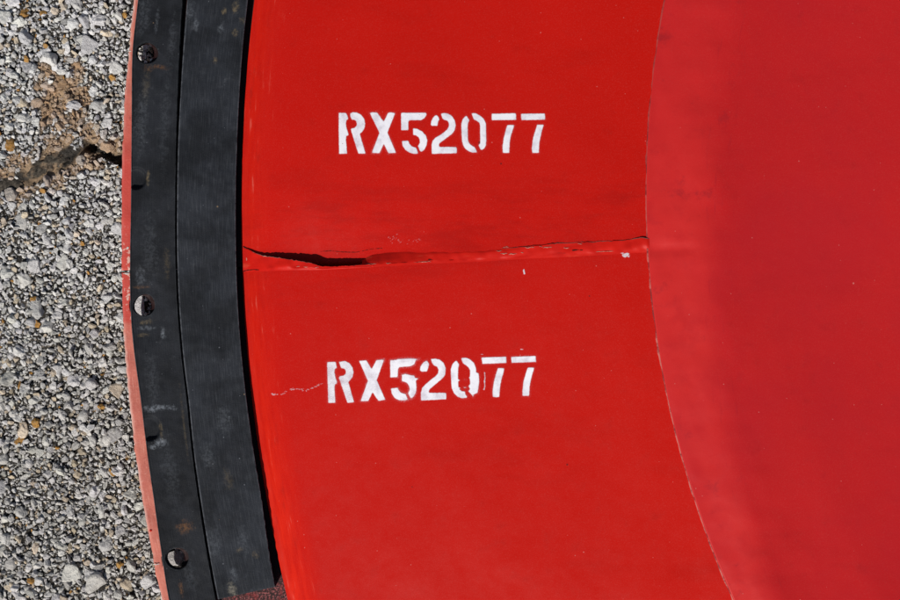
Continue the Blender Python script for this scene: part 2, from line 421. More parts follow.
DIRT_L = np.array([(-60,206),(0,190),(24,172),(50,152),(76,139),(98,139),(122,150)], float)
def dirt(px, py): return 1-sstep(3, 12, dist_poly(px, py, DIRT_L) + 3*g2(px, py))
def axis_lines(fine0, fine1, step, far):
    a = np.arange(fine0, fine1+.1, step); out = [a]
    r = [fine1]; s = step
    while r[-1] < far: s *= 1.22; r.append(r[-1]+s)
    l = [fine0]; s = step
    while l[-1] > -far: s *= 1.22; l.append(l[-1]-s)
    return np.concatenate([l[:0:-1], a, r[1:]])
gx = axis_lines(-60, 215, 2.2, 14000); gy = axis_lines(-60, 660, 2.2, 14000)
GX, GY = np.meshgrid(gx, gy, indexing='ij')
gz = ground_z(GX, GY)
V = wpos(GX, GY, 0*gz).reshape(-1, 3); V[:, 2] = gz.ravel()/1000
me = make_mesh('asphalt', V, [grid_faces(len(gx), len(gy))[:, ::-1]], {'clay': ('FLOAT', 'POINT', clay(GX, GY).ravel())})
def mat_asphalt():
    k = NT('asphalt_binder'); P = k.obj(); cl = k.attr('clay', 'Fac')
    n = k.noise(P, 240, 5, .7); n2 = k.noise(P, 30, 4, .6); n3 = k.noise(P, 900, 3, .6)
    col = k.mix(k.ramp(n, .35, .7), (.014, .012, .010), (.070, .061, .051))
    col = k.mix(k.ramp(n3, .55, .8, 0, .5), col, (.24, .22, .19))
    v = k.n('ShaderNodeTexVoronoi', feature='F1'); k.set(v.inputs['Vector'], P); v.inputs['Scale'].default_value = 190
    sp = k.sep(v.outputs['Color'])
    chips = k.math('MULTIPLY', k.ramp(v.outputs['Distance'], .42, .30), k.ramp(sp[0], .35, .5))
    far = k.ramp(k.vec('LENGTH', k.vec('SUBTRACT', P, (-.35, 0, 0))), .75, 1.0)
    col = k.mix(k.math('MULTIPLY', chips, far), col, k.mix(sp[1], (.30, .29, .27), (.5, .49, .47)))
    col = k.mix(k.math('MULTIPLY', cl, k.ramp(n, .25, .6, .45, .95)), col, k.mix(n2, (.38, .25, .15), (.46, .33, .21)))
    h = k.math('ADD', k.math('ADD', n, k.math('MULTIPLY', n3, .4)), k.math('MULTIPLY', k.math('MULTIPLY', chips, far), 1.5))
    return k.done(k.bsdf(col, .9, k.bump(h, .9, .003), .25))
ground = link('asphalt', me, mat_asphalt()); ground['kind'] = 'structure'
ground['label'] = 'weathered chip-sealed asphalt with pale stones and a clay-filled crack'

# stone prototypes: crushed chips, cut by random planes
def chipstone(sub, seed, flat, ncut, rough):
    r = np.random.default_rng(seed); bm = bmesh.new()
    bmesh.ops.create_icosphere(bm, subdivisions=sub, radius=1.0)
    v = np.array([x.co[:] for x in bm.verts]); f = np.array([[q.index for q in t.verts] for t in bm.faces]); bm.free()
    d = v/np.linalg.norm(v, axis=1)[:, None]
    nrm = r.normal(size=(ncut, 3)); nrm /= np.linalg.norm(nrm, axis=1)[:, None]; h = r.uniform(.60, .98, ncut)
    dd = d @ nrm.T; rad = np.min(np.where(dd > .05, h[None]/np.maximum(dd, .05), 9), axis=1); rad = np.minimum(rad, 1.18)
    for kk in (2.2, 4.5): 
        w = r.normal(0, kk, (3, 6)); rad = rad*(1 + rough/kk*np.sin(d @ w + r.uniform(0, 6, 6)).sum(1))
    p = d*rad[:, None]*np.array([1.0, r.uniform(.62, .98), flat*r.uniform(.8, 1.2)])
    if sub <= 2: p = p*(1 + r.normal(0, rough*.5, (len(p), 1)))
    return p, f
def hull(n, seed, flat):
    r = np.random.default_rng(seed); p = r.normal(size=(n, 3)); p /= np.linalg.norm(p, axis=1)[:, None]
    p *= r.uniform(.80, 1.12, (n, 1)); p *= np.array([1.0, r.uniform(.60, .95), flat*r.uniform(.75, 1.15)])
    bm = bmesh.new()
    for q in p: bm.verts.new(q)
    bmesh.ops.convex_hull(bm, input=bm.verts[:])
    bmesh.ops.delete(bm, geom=[v for v in bm.verts if not v.link_faces], context='VERTS')
    bmesh.ops.triangulate(bm, faces=bm.faces[:]); bm.verts.index_update()
    v = np.array([x.co[:] for x in bm.verts]); f = np.array([[x.index for x in t.verts] for t in bm.faces]); bm.free()
    return v, f
PROTO_S = [hull(10, 100+i, .8) for i in range(24)]
PROTO_M = [hull(13, 200+i, .75) if i % 3 else chipstone(2, 200+i, .8, 8, .13) for i in range(24)]
PROTO_L = [chipstone(4, 300+i, .72, 8, .10) for i in range(20)]

OCC_S = 1.0; OX0, OY0, ON = -420, -360, (900, 1380)
occ = np.zeros(ON, bool)
def mark(px, py, r):
    for x, y, q in zip(px, py, r):
        i0, i1 = int(x-q-OX0), int(x+q-OX0)+1; j0, j1 = int(y-q-OY0), int(y+q-OY0)+1
        i0, j0 = max(i0, 0), max(j0, 0)
        ii, jj = np.ogrid[i0:min(i1, ON[0]), j0:min(j1, ON[1])]
        occ[i0:i1, j0:j1][((ii+OX0-x)**2+(jj+OY0-y)**2 < q*q)[:occ[i0:i1, j0:j1].shape[0], :occ[i0:i1, j0:j1].shape[1]]] = True
def free(px, py):
    i = np.clip((px-OX0).astype(int), 0, ON[0]-1); j = np.clip((py-OY0).astype(int), 0, ON[1]-1)
    return ~occ[i, j]
def in_crack(px, py):
    return (dist_poly(px, py, CRACK) < 5.0) | (np.hypot(px-90, py-146) < 7) | (dist_poly(px, py, np.array([(24,176),(45,166),(68,153)], float)) < 8)

def stone_tint(px, py, n, big=False):
    g = rng.uniform(.52, .88, n)
    g = g*(1.0 - .12*sstep(200, 420, py))
    wm = (.025*sstep(180, 420, py))[:, None]*np.array([0, .8, 2.2])
    tint = np.stack([g, g*rng.uniform(.975, 1.0, n), g*rng.uniform(.93, 1.02, n)], -1)*(1-wm)
    u = rng.uniform(size=n)
    tan = u < .11; tint[tan] *= np.array([.98, .84, .66])
    dark = (u > .14) & (u < .17); tint[dark] *= .6
    och = (u > .17) & (u < (.178 if big else .180)); tint[och] = np.array([.50, .25, .055])*rng.uniform(.7, 1.1, (och.sum(), 1))
    c = clay(px, py)*rng.uniform(.75, 1.0, n)
    cc = np.array([.50, .315, .175])*rng.uniform(.7, 1.1, (n, 1))
    return tint*(1-c[:, None]) + cc*c[:, None]

def rot_mats(n, tilt):
    a = rng.uniform(0, 2*np.pi, n); b = rng.normal(0, tilt, n); c = rng.normal(0, tilt, n)
    ca, sa, cb, sb, cc, sc_ = np.cos(a), np.sin(a), np.cos(b), np.sin(b), np.cos(c), np.sin(c)
    Z = np.zeros(n); O = np.ones(n)
    Rz = np.stack([ca, -sa, Z, sa, ca, Z, Z, Z, O], -1).reshape(n, 3, 3)
    Rx = np.stack([O, Z, Z, Z, cb, -sb, Z, sb, cb], -1).reshape(n, 3, 3)
    Ry = np.stack([cc, Z, sc_, Z, O, Z, -sc_, Z, cc], -1).reshape(n, 3, 3)
    return Rx @ Ry @ Rz

# the big chips, some of them placed where the photograph shows them
hand_set = [(137.5,306,13.5),(171.5,559,14),(39,310,10.5),(97,583,11.5),(71,573,11),(6,379,9.5),(26,38,9),(52,58,10.5),(88,44,9.5),(74,382,7.5),(23,430,8),(72,22,8),(98,21,9),(85,20,8),  # first two stones added under bolt holes to catch sun as bright ground
         (146,520,8),(140,506,7),(148,582,8),(66,48,7),(5,540,7),(63,415,7),(108,438,7),(75,446,7),(86,428,6),(58,370,6),(90,575,7),(24,13,6),(37,103,7),(120,362,6)]
LX = [np.array([q[0] for q in hand_set], float)]; LY = [np.array([q[1] for q in hand_set], float)]; LR = [np.array([q[2] for q in hand_set], float)*.80]
mark(LX[0], LY[0], LR[0])
def darts(n, r0, r1, x0, x1, y0, y1, sep=1.15, shrink=.8):
    xs, ys, rs = [], [], []
    P = np.stack([rng.uniform(x0, x1, n), rng.uniform(y0, y1, n), rng.uniform(r0, r1, n)], 1)
    bad = in_crack(P[:, 0], P[:, 1]) | (rng.uniform(size=n) < .75*dirt(P[:, 0], P[:, 1]))
    cell = {}
    G = 2*r1*sep
    for (x, y, r), b in zip(P, bad):
        if b or occ[min(max(int(x-OX0), 0), ON[0]-1), min(max(int(y-OY0), 0), ON[1]-1)]: continue
        ci, cj = int(x//G), int(y//G); ok = True
        for i in (-1, 0, 1):
            for j in (-1, 0, 1):
                for (a, c, q) in cell.get((ci+i, cj+j), ()):
                    if (a-x)**2+(c-y)**2 < ((q+r)*sep*.5*1.7)**2: ok = False; break
        if ok: cell.setdefault((ci, cj), []).append((x, y, r)); xs.append(x); ys.append(y); rs.append(r)
    xs, ys, rs = np.array(xs), np.array(ys), np.array(rs)
    mark(xs, ys, rs*shrink)
    return xs, ys, rs
a, b, c = darts(300, 4.4, 6.4, -20, 200, -20, 620, 1.5)
LX.append(a); LY.append(b); LR.append(c)
LX, LY, LR = map(np.concatenate, (LX, LY, LR))
med = darts(34000, 1.9, 3.8, -20, 200, -20, 620, 1.02, .85)
inframe = (LX > -4) & (LX < 172) & (LY > -4) & (LY < 604)
# top up the individually built stones with the largest of the medium ones
order = np.argsort(-np.where((med[0] > -4) & (med[0] < 150) & (med[1] > -4) & (med[1] < 604), med[2], 0))
need = max(0, 290 - len(LX)); pick = order[:need]; rest = order[need:]
IX = np.concatenate([LX, med[0][pick]]); IY = np.concatenate([LY, med[1][pick]]); IR = np.concatenate([LR, med[2][pick]])
tin = stone_tint(IX, IY, len(IX), True); gzz = ground_z(IX, IY)
for (x, y) in ((27,59.5),(124,15),(113,77.5),(43,13),(46,46),(35,299),(37,423),(112,472),(120,566),(102,406)):
    IX = np.append(IX, x); IY = np.append(IY, y); IR = np.append(IR, rng.uniform(2.7, 3.8)); tin = np.vstack([tin, np.array([.52, .27, .06])*rng.uniform(.75, 1.0)])
    gzz = np.append(gzz, ground_z(np.array([x*1.0]), np.array([y*1.0]))[0] + 1.4)
smesh = [make_mesh('stone', v, [f], smooth=False) for v, f in PROTO_L]
for m_ in smesh: m_.materials.append(M_STONE)
for i in range(len(IX)):
    o = bpy.data.objects.new('stone', smesh[i % len(smesh)]); COL.objects.link(o); o.parent = ground
    p = wpos(IX[i], IY[i], 0.0); r = IR[i]*1.032/1000
    o.location = (p[0], p[1], (gzz[i] + IR[i]*.15)/1000)
    o.scale = (r*1.12, r*1.12, r*rng.uniform(.8, 1.1)*(.3 if i < 2 else 1))
    o.rotation_euler = (rng.normal(0, .16), rng.normal(0, .16), rng.uniform(0, 6.28))
    o.color = (*tin[i], 1)

# everything smaller: one mass of chips
GXs, GYs, GRs, GH = [med[0][rest]], [med[1][rest]], [med[2][rest]], [np.full(len(rest), .28)]
def layer(sp, r0, r1, x0, x1, y0, y1, rise, keep=1.0, mk=False):
    xx, yy = np.meshgrid(np.arange(x0, x1, sp), np.arange(y0, y1, sp*.9)); xx = xx.ravel() + rng.uniform(-.6, .6, xx.size)*sp; yy = yy.ravel() + rng.uniform(-.6, .6, yy.size)*sp
    ok = free(xx, yy) & (rng.uniform(size=xx.size) < keep) & ~in_crack(xx, yy) & (rng.uniform(size=xx.size) > .6*dirt(xx, yy))
    xx, yy = xx[ok], yy[ok]; rr = rng.uniform(r0, r1, len(xx))
    GXs.append(xx); GYs.append(yy); GRs.append(rr); GH.append(np.full(len(xx), rise))
layer(3.2, 1.2, 2.3, -20, 200, -20, 620, .40, .85)
nfine = sum(map(len, GXs))
layer(1.9, .55, 1.25, -20, 185, -20, 620, .40, .55)
nfine1 = sum(map(len, GXs))
# outside the picture: coarser
for (x0, x1, y0, y1) in ((-400, -20, -340, 1000), (-20, 460, -340, -20), (-20, 460, 620, 1000), (200, 330, -20, 620)):
    layer(6.4, 2.4, 4.8, x0, x1, y0, y1, .25)
    layer(4.6, 1.4, 2.4, x0, x1, y0, y1, .35, .8)
PX, PY, PR, PH = map(np.concatenate, (GXs, GYs, GRs, GH))
n = len(PX); tint = stone_tint(PX, PY, n); nmed = len(rest)
tint[nfine:nfine1] *= rng.uniform(.28, .9, (nfine1-nfine, 1))
zz = ground_z(PX, PY) + np.where(np.arange(n) < nmed, rng.normal(0, .55, n)*PR*.4, 0); W = wpos(PX, PY, 0.0); RM = rot_mats(n, .42)
which = rng.integers(0, 24, n) + np.where(np.arange(n) < nmed, 24, 0); PROTOS = PROTO_S + PROTO_M
stretch = rng.uniform(.85, 1.3, n); hgt = rng.uniform(.75, 1.25, n)
Vs, Fs, Ts, off = [], [], [], 0
for w in range(len(PROTOS)):
    ii = np.where(which == w)[0]; v, f = PROTOS[w]
    q = v[None] * np.stack([stretch[ii], 1/stretch[ii]**.5, hgt[ii]], -1)[:, None, :]
    q = np.einsum('nij,nkj->nki', RM[ii], q) * (PR[ii]*1.15*1.032/1000)[:, None, None]
    q = q + np.stack([W[ii, 0], W[ii, 1], (zz[ii] + PR[ii]*PH[ii])/1000], -1)[:, None, :]
    Vs.append(q.reshape(-1, 3)); Fs.append((f[None] + (np.arange(len(ii))*len(v))[:, None, None] + off).reshape(-1, 3))
    Ts.append(np.repeat(np.concatenate([tint[ii], np.ones((len(ii), 1))], 1), len(v), axis=0)); off += len(ii)*len(v)
print('stones', n, 'medium', nmed, 'tris', sum(len(f) for f in Fs))
gv = np.concatenate(Vs)
me = make_mesh('gravel', gv, [np.concatenate(Fs)], {'tint': ('FLOAT_COLOR', 'POINT', np.concatenate(Ts))}, smooth=False)
gravel = link('gravel', me, M_GRAVEL, ground); gravel['kind'] = 'stuff'
gravel['label'] = 'mass of small pale grey chips set in the asphalt'

# old tar lump in the crack
def lump(name, outline, zoff, hgt_, mat, seed, parent):
    ol = np.array(outline, float); c = ol.mean(0); nr = 9
    nz = WNoise(seed, 9); k_ = np.linspace(0, 1, nr)**.8
    # densify
    pts = []
    for p, q in zip(ol, np.roll(ol, -1, 0)):
        for s in np.linspace(0, 1, 8, endpoint=False): pts.append(p+(q-p)*s)
    pts = np.array(pts); pts += np.stack([nz(pts[:, 0], pts[:, 1]), nz(pts[:, 1], pts[:, 0])], -1)*1.3
    R_ = c[None, None] + (pts-c)[None]*k_[:, None, None]
    h = hgt_*(1-k_[:, None]**5) + .8*nz(R_[..., 0], R_[..., 1]) - 3*(k_[:, None] == 1)
    z = ground_z(R_[..., 0]*0+c[0], R_[..., 1]*0+c[1])*0 + zoff + h
    P_ = wpos(R_[..., 0], R_[..., 1], z)
    f = grid_faces(nr, len(pts), True)
    return link(name, make_mesh(name, P_.reshape(-1, 3), [f[:, ::-1]]), mat, parent)
def mat_tar():
    k = NT('old_tar'); P = k.obj(); n = k.noise(P, 300, 5, .75); n2 = k.noise(P, 70, 4, .65)
    c = k.mix(k.ramp(n, .35, .68), (.036, .030, .024), (.125, .108, .086))
    c = k.mix(k.ramp(n2, .52, .68, 0, .85), c, (.27, .19, .125))
    c = k.mix(k.specks(P, 260, .5, .22), c, (.36, .33, .29))
    return k.done(k.bsdf(c, .85, k.bump(n, 1.0, .003), .2))
M_TAR = mat_tar()
lump('tar_patch', [(24,175),(31,166),(45,158),(57,150),(66,147),(72,150),(70,158),(62,166),(48,172),(34,179)], -2.2, 1.6, M_TAR, 51, ground)
lump('tar_patch', [(-8,187),(2,178),(12,177),(22,180),(27,184),(16,190),(2,196)], -2.6, 1.4, M_TAR, 52, ground)

# ------------------------------------------------------------------ the red cover
cover = bpy.data.objects.new('fibreglass_cover', None); COL.objects.link(cover)
cover.empty_display_size = .1
cover['label'] = 'large curved red fibreglass cover with bolted black edge strips, lying on asphalt'
cover['category'] = 'cover'

def phi_dense(a, b, step, far_end, nfar=60):
    d = np.arange(a, b, step)
    g = np.linspace(0, 1, nfar)**1.8
    return np.concatenate([d, b + (far_end-b)*g])

def phi_seam(t, dy):
    px = fam(t, 0.03)[0]
    for _ in range(6):
        y = interp_s(px, L_LIN) + dy
        cy = C0[1]+(C1[1]-C0[1])*t; r = R0+(R1-R0)*t; cx = C0[0]+(C1[0]-C0[0])*t
        ph = np.arcsin((y-cy)/r); px = cx - r*np.cos(ph)
    return ph

tt = np.concatenate([np.arange(.228, .345, .0019), np.arange(.345, .985, .0045), np.linspace(.985, 1.004, 8)])
def build_panel(upper):
    s = -1 if upper else 1
    e = np.concatenate([np.arange(0, .045, .0009), np.arange(.045, .30, .0028), .30 + (math.pi-.32)*np.linspace(0, 1, 50)**1.6])
    ps = phi_seam(tt, 3.5 if upper else -1.2)
    T = np.repeat(tt[:, None], len(e), 1)
    PH_ = ps[:, None] + s*e[None, :]
    x, y = fam(T, PH_)
    z = (z_up if upper else z_low)(x, y, T)
    if upper:
        z = z
    arc = np.stack([R0*PH_, T*524.5, 0*T], -1)
    f = grid_faces(len(tt), len(e))
    if upper: f = f[:, ::-1]
    me = make_mesh('shell_panel', wpos(x, y, z).reshape(-1, 3), [f], {'arc': ('FLOAT_VECTOR', 'POINT', arc.reshape(-1, 3))})
    o = link('shell_panel', me, M_PANEL, cover)
    sol = o.modifiers.new('thickness', 'SOLIDIFY'); sol.thickness = .004; sol.offset = -1
    return o
panel_up = build_panel(True); panel_lo = build_panel(False)
panel_up['label'] = 'upper red panel with a clean white stencilled number'
panel_lo['label'] = 'lower red panel with a ragged white stencilled number'

# crown
rr = np.concatenate([[0.0, .6], np.arange(2, 130, 2.5), np.arange(130, 330, 6), np.linspace(340, 990, 24)])
ph = np.concatenate([np.linspace(-math.pi, -.30, 40, endpoint=False), np.arange(-.30, .62, .0038), np.linspace(.62, math.pi, 40)])
_cr = np.arange(0, 1000, 1.0)
_ca = np.interp(_cr, [0, 8, 38, 52, 80, 130, 220, 400, 700, 1000], [5.5, 7, 7, 3, -5, -5, -3, -2.5, -1.5, 0])
_cz = np.concatenate([[0], np.cumsum(np.tan(np.radians(_ca[:-1])))])
RR, PHc = np.meshgrid(rr, ph, indexing='ij')
x = C1[0] - (R1-RR)*np.cos(PHc); y = C1[1] + (R1-RR)*np.sin(PHc)
wc = WNoise(31, 420); wd = WNoise(32, 90); we = WNoise(33, 34)
WS = np.interp(PHc, [-.25, .05, .42, .6], [1.15, 1.05, .62, .55]); RW = np.where(RR < 140, RR/WS + (RR - RR/WS)*sstep(60, 140, RR), RR)
bandm = sstep(0, 8, RR)*(1-sstep(60, 110, RR))
z_j = prof(1.0)
zc = z_j + 1.3 + np.interp(RW, _cr, _cz)*np.where(RR < 140, WS + (1-WS)*sstep(60, 140, RR), 1) + lift(x, y) + 1.6*wc(x, y)*sstep(20, 160, RR)*(1-sstep(500, 900, RR)) + (.32*wd(x, y) + .13*we(x, y))*bandm
# print-through of the panel seam under the lap
zc = zc - 1.0*np.exp(-((y-(250-.04*(x-650)))/5.0)**2)*sstep(0, 4, RR)*(1-sstep(35, 60, RR))*(np.abs(PHc) < .6)
zc = zc - 2.2*(RR < .3)
arc = np.stack([R1*PHc, RW, 0*RR], -1)
me = make_mesh('crown', wpos(x, y, zc).reshape(-1, 3), [grid_faces(len(rr), len(ph))], {'arc': ('FLOAT_VECTOR', 'POINT', arc.reshape(-1, 3))})
crown = link('crown', me, M_CROWN, cover); crown['label'] = 'weathered pinkish red crown with a brighter lapped border'

# cracked sealant line along the joint
ph = np.arange(-.32, .62, .0012)
nz1, nz2 = WNoise(41, 26), WNoise(42, 7)
wdt = np.clip(.36 + .22*nz1(R1*ph, 0*ph) + .22*nz2(R1*ph, 0*ph), .12, 1.2)
o0 = -.9 - wdt*.7 + .3*nz1(0*ph, R1*ph); o0 = o0 + .45; o1 = np.maximum(o0 + wdt*1.3 + .2, .72)
V = []
for oo, zz_ in ((o0, -.6), (o0+.15, .45), (o1-.4, .60), (o1, .55)):
    px = C1[0]-(R1-oo)*np.cos(ph); py = C1[1]+(R1-oo)*np.sin(ph)
    V.append(wpos(px, py, z_low(px, py, np.full_like(px, 1.0)) + zz_ + .6))
V = np.stack(V, 1)
me = make_mesh('joint_sealant', V.reshape(-1, 3), [grid_faces(len(ph), 4)[:, ::-1]], {'arc': ('FLOAT_VECTOR', 'POINT', np.repeat(np.stack([R1*ph, 0*ph, 0*ph], -1)[:, None], 4, 1).reshape(-1, 3))})
link('joint_sealant', me, M_SEAL, crown)

# seam: torn flap on the left, filler bead on the right
def ragged(n, seed, amp):
    r = np.random.default_rng(seed); a = np.repeat(r.normal(0, 1, n//3+2), 3)[:n]; b = r.normal(0, .5, n)
    return (a*.6+b*.5)*amp
def seam_strip(name, xs, ul, zoff, rag, seed, skirt):
    nx = len(xs); nv = 15
    yu = interp_s(xs, ul) + rag*ragged(nx, seed, 1.0)*np.where((xs > 385) & (ul is U_BED), sstep(480, 530, xs)*.9+.1, 1); yl = interp_s(xs, L_LIN) + 2.0
    v = np.linspace(0, 1, nv)                       # 0 = lower edge, 1 = upper edge
    Y = yl[:, None] + (yu-yl)[:, None]*v[None]; X = np.repeat(xs[:, None], nv, 1)
    Z = z_low(X, Y) + zoff(X, Y, v[None]*np.ones_like(X))
    E = np.maximum(sstep(.90, 1, v)[None]*np.ones_like(X), (1-sstep(.0, .14, v))[None]*.0)
    # skirt at the free edge
    X = np.concatenate([X, X[:, -1:]], 1); Y = np.concatenate([Y, Y[:, -1:]+.5], 1); Z = np.concatenate([Z, Z[:, -1:]-skirt*.999], 1); E = np.concatenate([E, E[:, -1:]], 1)
    me = make_mesh(name, wpos(X, Y, Z).reshape(-1, 3), [grid_faces(nx, nv+1)], {'edge': ('FLOAT', 'POINT', E.ravel())})
    return link(name, me, M_BEAD, cover)
wf = WNoise(61, 18)
xs = np.arange(243.0, 374, .8)
flap = seam_strip('seam_flap', xs, U_LIP, lambda X, Y, v: .12 + .55*sstep(0, .25, v) + .35*wf(X, Y)*sstep(.1, .4, v)*sstep(247, 255, X), .45, 71, 1.6)
flap['label'] = 'torn lifted flap of filler over the split seam'
BH = [(362,.5),(430,.4),(490,.35),(505,.6),(518,.4),(530,.7),(545,.3),(552,.9),(565,.25),(585,.35),(600,.2),(622,.3),(632,.45),(642,1.4),(647,1.8),(649,1.3)]
def bead_h(X, Y, v):
    s = interp_s(X, STEP)
    up = interp_s(X, BH)
    hump = up*sstep(0, .55, v)*(1 - sstep(.6, 1, v)*(1-sstep(470, 520, X)))
    fall = s*sstep(.12, 1.0, v)**.8 + .9*sstep(.7, 1, v)*(1-sstep(485, 530, X))
    return .12 + hump - fall + .20*wf(X, Y)*sstep(.1, .3, v)*(1-.6*sstep(.8, 1, v)) + .25*np.sin(np.pi*np.clip(v, 0, 1))*sstep(490, 560, X)
xs = np.arange(362, 649.2, .9)
bead = seam_strip('seam_bead', xs, U_BED, bead_h, .38, 72, 3.2)
bead['label'] = 'raised bead of red filler along the seam'

# pale chips and smears along the seam
def chip(px, py, lx, ly, seed, parent, zf, mat):
    r = np.random.default_rng(seed); n_ = 14; a_ = np.linspace(0, 2*np.pi, n_, endpoint=False)
    q = r.uniform(.55, 1.2, n_); x_ = px + lx*q*np.cos(a_); y_ = py + .75*ly*q*np.sin(a_) + .35*np.sin(x_*1.3) - .04*(x_-px)
    z_ = zf(x_, y_); zc_ = zf(np.array([px*1.0]), np.array([py*1.0]))
    P_ = np.concatenate([wpos(x_, y_, z_+.10), wpos(np.array([px*1.0]), np.array([py*1.0]), zc_+.45)])
    f = np.array([[i, n_, (i+1) % n_] for i in range(n_)])
    return link('paint_chip', make_mesh('paint_chip', P_, [f]), mat, parent)
def bead_top(x_, y_):
    yu = interp_s(x_, U_BED); yl = interp_s(x_, L_LIN)+2
    v_ = np.clip((yl-y_)/(yl-yu), 0, 1); return z_low(x_, y_) + bead_h(x_, y_, v_) + .25
for i, (px, py, lx, ly) in enumerate([(504,253.6,3.5,.7),(512,254,5,.6),(528,247.6,3.6,.6),(548,247.3,5,.5),(566,248,3,.5),(522,252.6,1.6,.4),(533,247,1.5,.4),(541,246.6,2,.35),(604,251.4,11,.25),(506,247,3,.35),(580,243.8,2.5,.4),(499,251,3,.35)]):
    chip(px, py, lx, ly, 80+i, bead, bead_top, M_CHIP)
flap_top = lambda x_, y_: z_low(x_, y_) + .75
for i, (px, py, lx, ly) in enumerate([(265,256.3,2.2,.6),(308,267,4,.35),(316,267.4,3,.3),(246.5,259,.5,3.2),(298,266.5,2.2,.3)]):
    chip(px, py, lx, ly, 95+i, flap, flap_top, M_CHIP)
for i, (px, py, lx, ly) in enumerate([(368,264.2,8,.4),(388,263.3,3,.3),(421,262,7,.4),(429,261.6,2,.3)]):
    chip(px, py, lx, ly, 105+i, bead, bead_top, M_CHIP)

# ------------------------------------------------------------------ flange and rubber strips
def edge_fn(pts, lo=None, hi=None):
    ph_, r_ = [], []
    for y_, x_ in pts:
        dx, dy = C0[0]-x_, y_-C0[1]; ph_.append(math.atan2(dy, dx)); r_.append(math.hypot(dx, dy))
    ph_, r_ = np.array(ph_), np.array(r_)
    g = np.arange(-.40, .45, .0015); v = np.interp(g, ph_, r_)
    kk = np.exp(-np.linspace(-2, 2, 31)**2); kk /= kk.sum()
    v = np.convolve(np.pad(v, 15, mode='edge'), kk, 'valid')
    return lambda p: np.interp(p, g, v)
E_OUT = edge_fn([(-80,143),(0,134),(50,129),(100,125),(150,122.3),(200,121.6),(240,122),(300,122.3),(360,125.3),(400,129.5),(460,136.3),(500,142.5),(550,151.5),(600,162),(680,182)])
E_S1A = edge_fn([(-80,146),(0,138.3),(50,132),(100,131.8),(150,131.5),(210,131),(240,130.2),(300,130),(330,131.5),(360,135),(400,141),(460,148),(500,154),(550,161),(600,168.5),(680,189)])
E_S1B = edge_fn([(-80,193),(0,183),(50,180.2),(100,178),(150,176.6),(200,176),(240,175.8),(300,177.6),(360,182.3),(400,187.6),(460,193.4),(500,199.2),(560,208.8),(600,216.2),(680,236)])
E_S2A = edge_fn([(-80,198),(0,187.2),(50,183.4),(100,180.3),(150,178),(200,177.2),(240,177),(300,178.8),(360,183.6),(400,189),(460,194.8),(500,200.8),(560,210.6),(600,218),(680,238)])
E_S2B = edge_fn([(-80,258),(0,248),(50,242.5),(100,239.2),(150,237),(200,235.8),(240,236),(300,237.6),(360,242),(400,246.6),(460,255),(500,262),(550,268.8),(588,275.2),(640,288)])

HOLES = [(147,52.5,10.5),(144,305.2,10.8),(177.6,558.4,10.6)]
DIMPLES = [(136.2,178.5,10.5,6.0),(148.8,428.5,12.0,6.0)]

def ring_solid(name, ph_, ra, rb, ztop, zbot, nv, edge_round, mat, topf=None, parent=None):
    """closed solid between radii ra (outer) and rb (inner)"""
    v = np.linspace(0, 1, nv)
    v = np.concatenate([[0, .006, .02], v[1:-1], [.98, .994, 1]]); nv = len(v)
    Rr = ra(ph_)[:, None] + (rb(ph_)-ra(ph_))[:, None]*v[None]
    PHm = np.repeat(ph_[:, None], nv, 1)
    X = C0[0]-Rr*np.cos(PHm); Y = C0[1]+Rr*np.sin(PHm)
    ww = np.abs(rb(ph_)-ra(ph_))[:, None]
    de = np.minimum(v[None]*ww, (1-v[None])*ww)
    Z = ztop - edge_round*np.clip(1-de/ (edge_round*1.2), 0, 1)**2
    E = np.clip(1-de/2.2, 0, 1)
    if topf is not None: Z = Z + topf(X, Y, v[None]*np.ones_like(X))
    L_ = lift(X, Y)
    Xb = np.concatenate([X, X[:, ::-1][:, [0, -1]]], 1); Yb = np.concatenate([Y, Y[:, ::-1][:, [0, -1]]], 1)
    Zb = np.concatenate([Z+L_, np.full((len(ph_), 2), zbot)+L_[:, [-1, 0]]], 1); Eb = np.concatenate([E, np.zeros((len(ph_), 2))], 1)
    m = nv+2
    arc = np.stack([R0*np.repeat(ph_[:, None], m, 1), R0-np.concatenate([Rr, Rr[:, [-1, 0]]], 1), 0*Zb], -1)
    f = grid_faces(len(ph_), m, True)[:, ::-1]
    caps = [np.arange(m)[None, :], (np.arange(m)+(len(ph_)-1)*m)[::-1][None, :]]
    me = make_mesh(name, wpos(Xb, Yb, Zb).reshape(-1, 3), [f]+caps, {'arc': ('FLOAT_VECTOR', 'POINT', arc.reshape(-1, 3)), 'edge': ('FLOAT', 'POINT', Eb.ravel())})
    bm = bmesh.new(); bm.from_mesh(me); bmesh.ops.recalc_face_normals(bm, faces=bm.faces[:]); bm.to_mesh(me); bm.free()
    return link(name, me, mat, parent)

